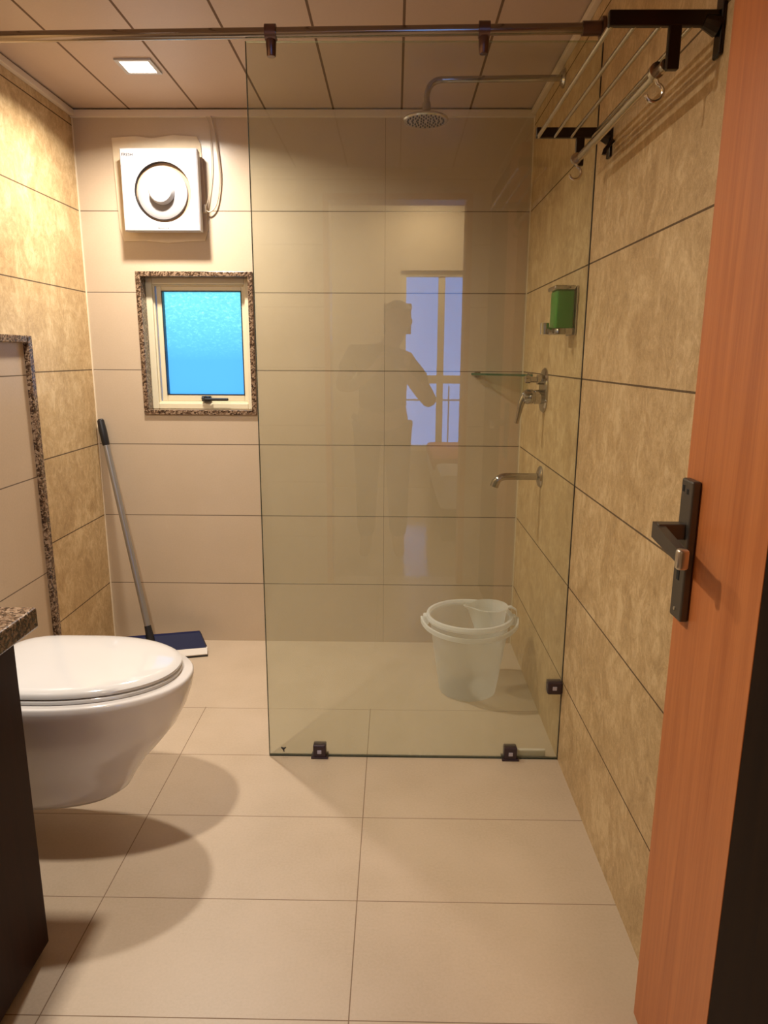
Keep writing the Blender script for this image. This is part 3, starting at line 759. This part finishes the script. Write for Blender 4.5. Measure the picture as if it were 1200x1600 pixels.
# lever: flat bar from the outer end of the neck towards the door hinge side and slightly down
a0 = Vector((DX-.052, -1.800, .960)); a1 = Vector((DX-.052, -1.900, .945))
s, t = Vector((1, 0, 0)), Vector((0, 0, 1))
q0 = [bm.verts.new(a0+s*x*.007+t*z*.0125) for x, z in ((-1, -1), (1, -1), (1, 1), (-1, 1))]
q1 = [bm.verts.new(a1+s*x*.006+t*z*.0100) for x, z in ((-1, -1), (1, -1), (1, 1), (-1, 1))]
bm.faces.new(q0); bm.faces.new(q1[::-1])
for k in range(4): bm.faces.new((q0[k], q0[(k+1) % 4], q1[(k+1) % 4], q1[k]))
child('lever_handle', bm, M['lock'])
bm = B(); add_box(bm, a1.x-.0085, a1.x+.0085, a1.y-.012, a1.y+.003, a1.z-.019, a1.z+.012, .005, 3); child('lever_tip', bm, M['nickel'], smooth=True)['label'] = 'worn pale tip of the lever'

# ------------------------------------------------------------------ bedroom behind the camera (seen in the reflection)
RX0, RX1, RY0, RY1, RH = -.9, 3.1, -5.5, YF-.12, 2.8
struct('floor_bedroom', box(RX0-.1, RX1+.1, RY0-.12, RY1, -.1, -.0), M['bedfloor'], 'polished floor of the room outside', 'floor')
struct('ceiling_bedroom', box(RX0-.1, RX1+.1, RY0-.12, RY1+.12, RH, RH+.08), M['bedwall'], 'ceiling of the room outside', 'ceiling')
struct('wall_bedroom_left', box(RX0-.1, RX0, RY0, RY1, 0, RH), M['bedwall'], 'left wall of the room outside', 'wall')
struct('wall_bedroom_right', box(RX1, RX1+.1, RY0, RY1, 0, RH), M['bedwall'], 'right wall of the room outside', 'wall')
bm = B(); add_box(bm, RX0, -.1, RY1-.0, RY1+.1, 0, RH); add_box(bm, W+.1, RX1, RY1, RY1+.1, 0, RH)
struct('wall_bedroom_near', bm, M['bedwall'], 'near wall of the room outside', 'wall')
ox0, ox1, oz0, oz1 = 1.27, 2.75, .35, 1.97
bm = B(); add_box(bm, RX0, ox0, RY0-.12, RY0, 0, RH); add_box(bm, ox1, RX1, RY0-.12, RY0, 0, RH)
add_box(bm, ox0, ox1, RY0-.12, RY0, 0, oz0); add_box(bm, ox0, ox1, RY0-.12, RY0, oz1, RH)
struct('wall_bedroom_far', bm, M['bedwall'], 'far wall of the room outside, around its large window', 'wall')
w2 = struct('window_2', box(ox0, ox1, RY0-.1, RY0-.05, .975, 1.05, .004), M['frame'], 'large bedroom window with pale sky and railing, mirrored in the glass', 'window')
bm = B(); rect_frame(bm, ox0, ox1, oz0, oz1, .05, RY0-.1, RY0-.03, .004); obj('window_frame', bm, M['frame'], w2)
for x in (1.64, 2.3): obj('mullion', box(x-.03, x+.03, RY0-.1, RY0-.04, oz0+.05, oz1-.05, .003), M['frame'], w2)
obj('window_glass', box(ox0+.05, ox1-.05, RY0-.075, RY0-.070, oz0+.05, oz1-.05), M['clear'], w2)
bm = B()
for z in (.82,): add_tube(bm, [(ox0+.02, RY0-.115, z), (ox1-.02, RY0-.115, z)], .008, 8)
for k in range(3): add_tube(bm, [(ox0+.46+.45*k, RY0-.115, oz0), (ox0+.46+.45*k, RY0-.115, .95)], .006, 8)
obj('railing', bm, M['railing'], w2, smooth=True)
bed = thing('bed', 'low bed with white sheet and red blanket in the room behind, faint in the reflection', 'bed', (2.2, -4.4, 0))
obj('mattress', box(1.52, 3.05, -5.3, -3.5, .22, .46, .04), M['sheet'], bed, smooth=True)
obj('bed_base', box(1.55, 3.05, -5.28, -3.52, .0, .22, .01), M['darkwood'], bed)
obj('blanket', box(1.50, 3.06, -5.0, -4.0, .40, .50, .03), M['red'], bed, smooth=True)
bl = thing('added_bedroom_light', 'added square warm fill light, out of sight, brightening the room outside the doorway', 'ceiling light', (1.5, -5.05, RH))  # added fixture for the bedroom fill, placed out of sight
obj('fill_light_body', box(1.33, 1.67, -5.22, -4.88, 2.63, RH, .01), M['whiteplastic'], bl)
obj('lamp_diffuser', box(1.35, 1.65, -5.2, -4.9, 2.622, 2.632), M['lamp'], bl)

# ------------------------------------------------------------------ person taking the photo (only mirrored in the glass)
def skin_mesh(name, joints, edges, mat, parent=None, root=0, sub_=2):
    me = bpy.data.meshes.new(name); me.from_pydata([j[0] for j in joints], edges, [])
    o = bpy.data.objects.new(name, me); COL.objects.link(o)
    md = o.modifiers.new('skin', 'SKIN'); md.use_smooth_shade = True
    for i, v in enumerate(me.skin_vertices[0].data):
        r_ = joints[i][1]; v.radius = (r_, r_) if not isinstance(r_, tuple) else r_
        v.use_root = (i == root)
    s_ = o.modifiers.new('sub', 'SUBSURF'); s_.levels = sub_; s_.render_levels = sub_
    bpy.context.view_layer.update()
    m2 = bpy.data.meshes.new_from_object(o.evaluated_get(bpy.context.evaluated_depsgraph_get()))
    bpy.data.objects.remove(o)
    m2.materials.clear(); m2.materials.append(mat); m2.name = name
    for p in m2.polygons: p.use_smooth = True
    q = bpy.data.objects.new(name, m2); COL.objects.link(q)
    if parent is not None:
        q.parent = parent; q.matrix_parent_inverse = Matrix.Translation(-parent.location)
    return q
px, py = 1.15, -3.17
J = [((px, py, .88), (.15, .11)), ((px, py, .98), (.135, .10)), ((px, py+.01, 1.10), (.15, .105)), ((px, py+.01, 1.22), (.155, .10)), ((px+.03, py, 1.27), (.07, .06)), ((px+.06, py+.01, 1.315), (.052, .054)),
     ((px+.085, py+.03, 1.385), (.062, .075)), ((px+.085, py+.03, 1.445), (.072, .088)), ((px+.085, py+.02, 1.495), (.058, .07)),
     ((px+.14, py, 1.205), .054), ((px+.29, py+.05, .95), .046), ((px+.22, py+.17, 1.02), .038), ((px+.105, py+.262, 1.16), .026),
     ((px-.165, py, 1.235), .056), ((px-.25, py+.05, 1.04), .043), ((px-.15, py+.17, 1.06), .036), ((px-.035, py+.262, 1.16), .026),
     ((px+.09, py, .80), .085), ((px+.095, py+.01, .46), .058), ((px+.10, py-.01, .09), .038), ((px+.11, py+.12, .035), .035),
     ((px-.09, py, .80), .085), ((px-.095, py+.01, .46), .058), ((px-.10, py-.01, .09), .038), ((px-.11, py+.12, .035), .035)]
E_ = [(0, 1), (1, 2), (2, 3), (3, 4), (4, 5), (5, 6), (6, 7), (7, 8), (3, 9), (9, 10), (10, 11), (11, 12), (3, 13), (13, 14), (14, 15), (15, 16), (0, 17), (17, 18), (18, 19), (19, 20), (0, 21), (21, 22), (22, 23), (23, 24)]
# fingers closing round the phone
for base, sgn, hx_ in ((12, 1, 1.296), (16, -1, 1.148)):
    bp_ = Vector(J[base][0])
    pi = len(J); J.append(((hx_-.002*sgn, -2.900, 1.205), .019)); E_.append((base, pi))
    for i, (zf, ln) in enumerate(((1.236, .050), (1.216, .055), (1.196, .052), (1.178, .042))):
        a = len(J); J.append(((hx_, -2.888, zf), .0085)); E_.append((pi, a))
        J.append(((hx_-sgn*.004, -2.872, zf+.004), .0075)); E_.append((a, a+1))
        J.append(((hx_-sgn*ln*.45, -2.868, zf+.006), .0065)); E_.append((a+1, a+2))
    a = len(J); J.append(((hx_-sgn*.018, -2.905, 1.222), .010)); E_.append((pi, a)); J.append(((hx_-sgn*.036, -2.902, 1.240), .008)); E_.append((a, a+1))
per = skin_mesh('person', J, E_, M['skin'])
tag(per, 'person in dark clothes holding a phone, a faint silhouette mirrored in the glass', 'person')
# shirt and trousers
Js = [((px, py, .86), (.165, .125)), ((px, py, .98), (.150, .115)), ((px, py+.01, 1.10), (.163, .118)), ((px, py+.01, 1.22), (.168, .113)), ((px, py, 1.275), (.09, .075)),
      ((px+.13, py, 1.195), .064), ((px+.25, py+.03, 1.05), .060), ((px-.165, py, 1.235), .068), ((px-.225, py+.03, 1.11), .058)]
skin_mesh('shirt', Js, [(0, 1), (1, 2), (2, 3), (3, 4), (3, 5), (5, 6), (3, 7), (7, 8)], M['shirt'], per)
Jt = [((px, py, .90), (.158, .120)), ((px+.09, py, .80), .098), ((px+.095, py+.01, .46), .073), ((px+.10, py-.01, .11), .056), ((px-.09, py, .80), .098), ((px-.095, py+.01, .46), .073), ((px-.10, py-.01, .11), .056)]
skin_mesh('trousers', Jt, [(0, 1), (1, 2), (2, 3), (0, 4), (4, 5), (5, 6)], M['jeans'], per)
Jh = [((px+.085, py-.02, 1.43), (.082, .080)), ((px+.085, py-.005, 1.495), (.085, .088)), ((px+.085, py-.085, 1.43), (.06, .06)), ((px+.085, py-.09, 1.35), (.045, .04))]
Jh.append(((px+.085, py-.005, 1.545), (.035, .035)))
skin_mesh('hair', Jh, [(0, 1), (0, 2), (2, 3), (1, 4)], M['hair'], per)
bm = B()
fy = py+.115
add_tube(bm, [(px+.085, fy-.022, 1.435), (px+.085, fy+.002, 1.417), (px+.085, fy-.010, 1.409)], [.006, .011, .009], 10)
for s_ in (-1, 1):
    be = B(); add_lathe(be, [(0, -.022), (.012, -.012), (.016, 0), (.012, .012), (0, .022)], (px+.085+s_*.078, py+.02, 1.42), 'z', 12, .6, 1.0)
    obj('ear', be, M['skin'], per, smooth=True)
obj('nose', bm, M['skin'], per, smooth=True)
ph = thing('smartphone', 'black smartphone held up in both hands by the person, seen only in the glass', 'phone', (1.222, -2.885, 1.2))
obj('phone_body', box(1.150, 1.294, -2.890, -2.882, 1.158, 1.2395, .003), M['black'], ph)
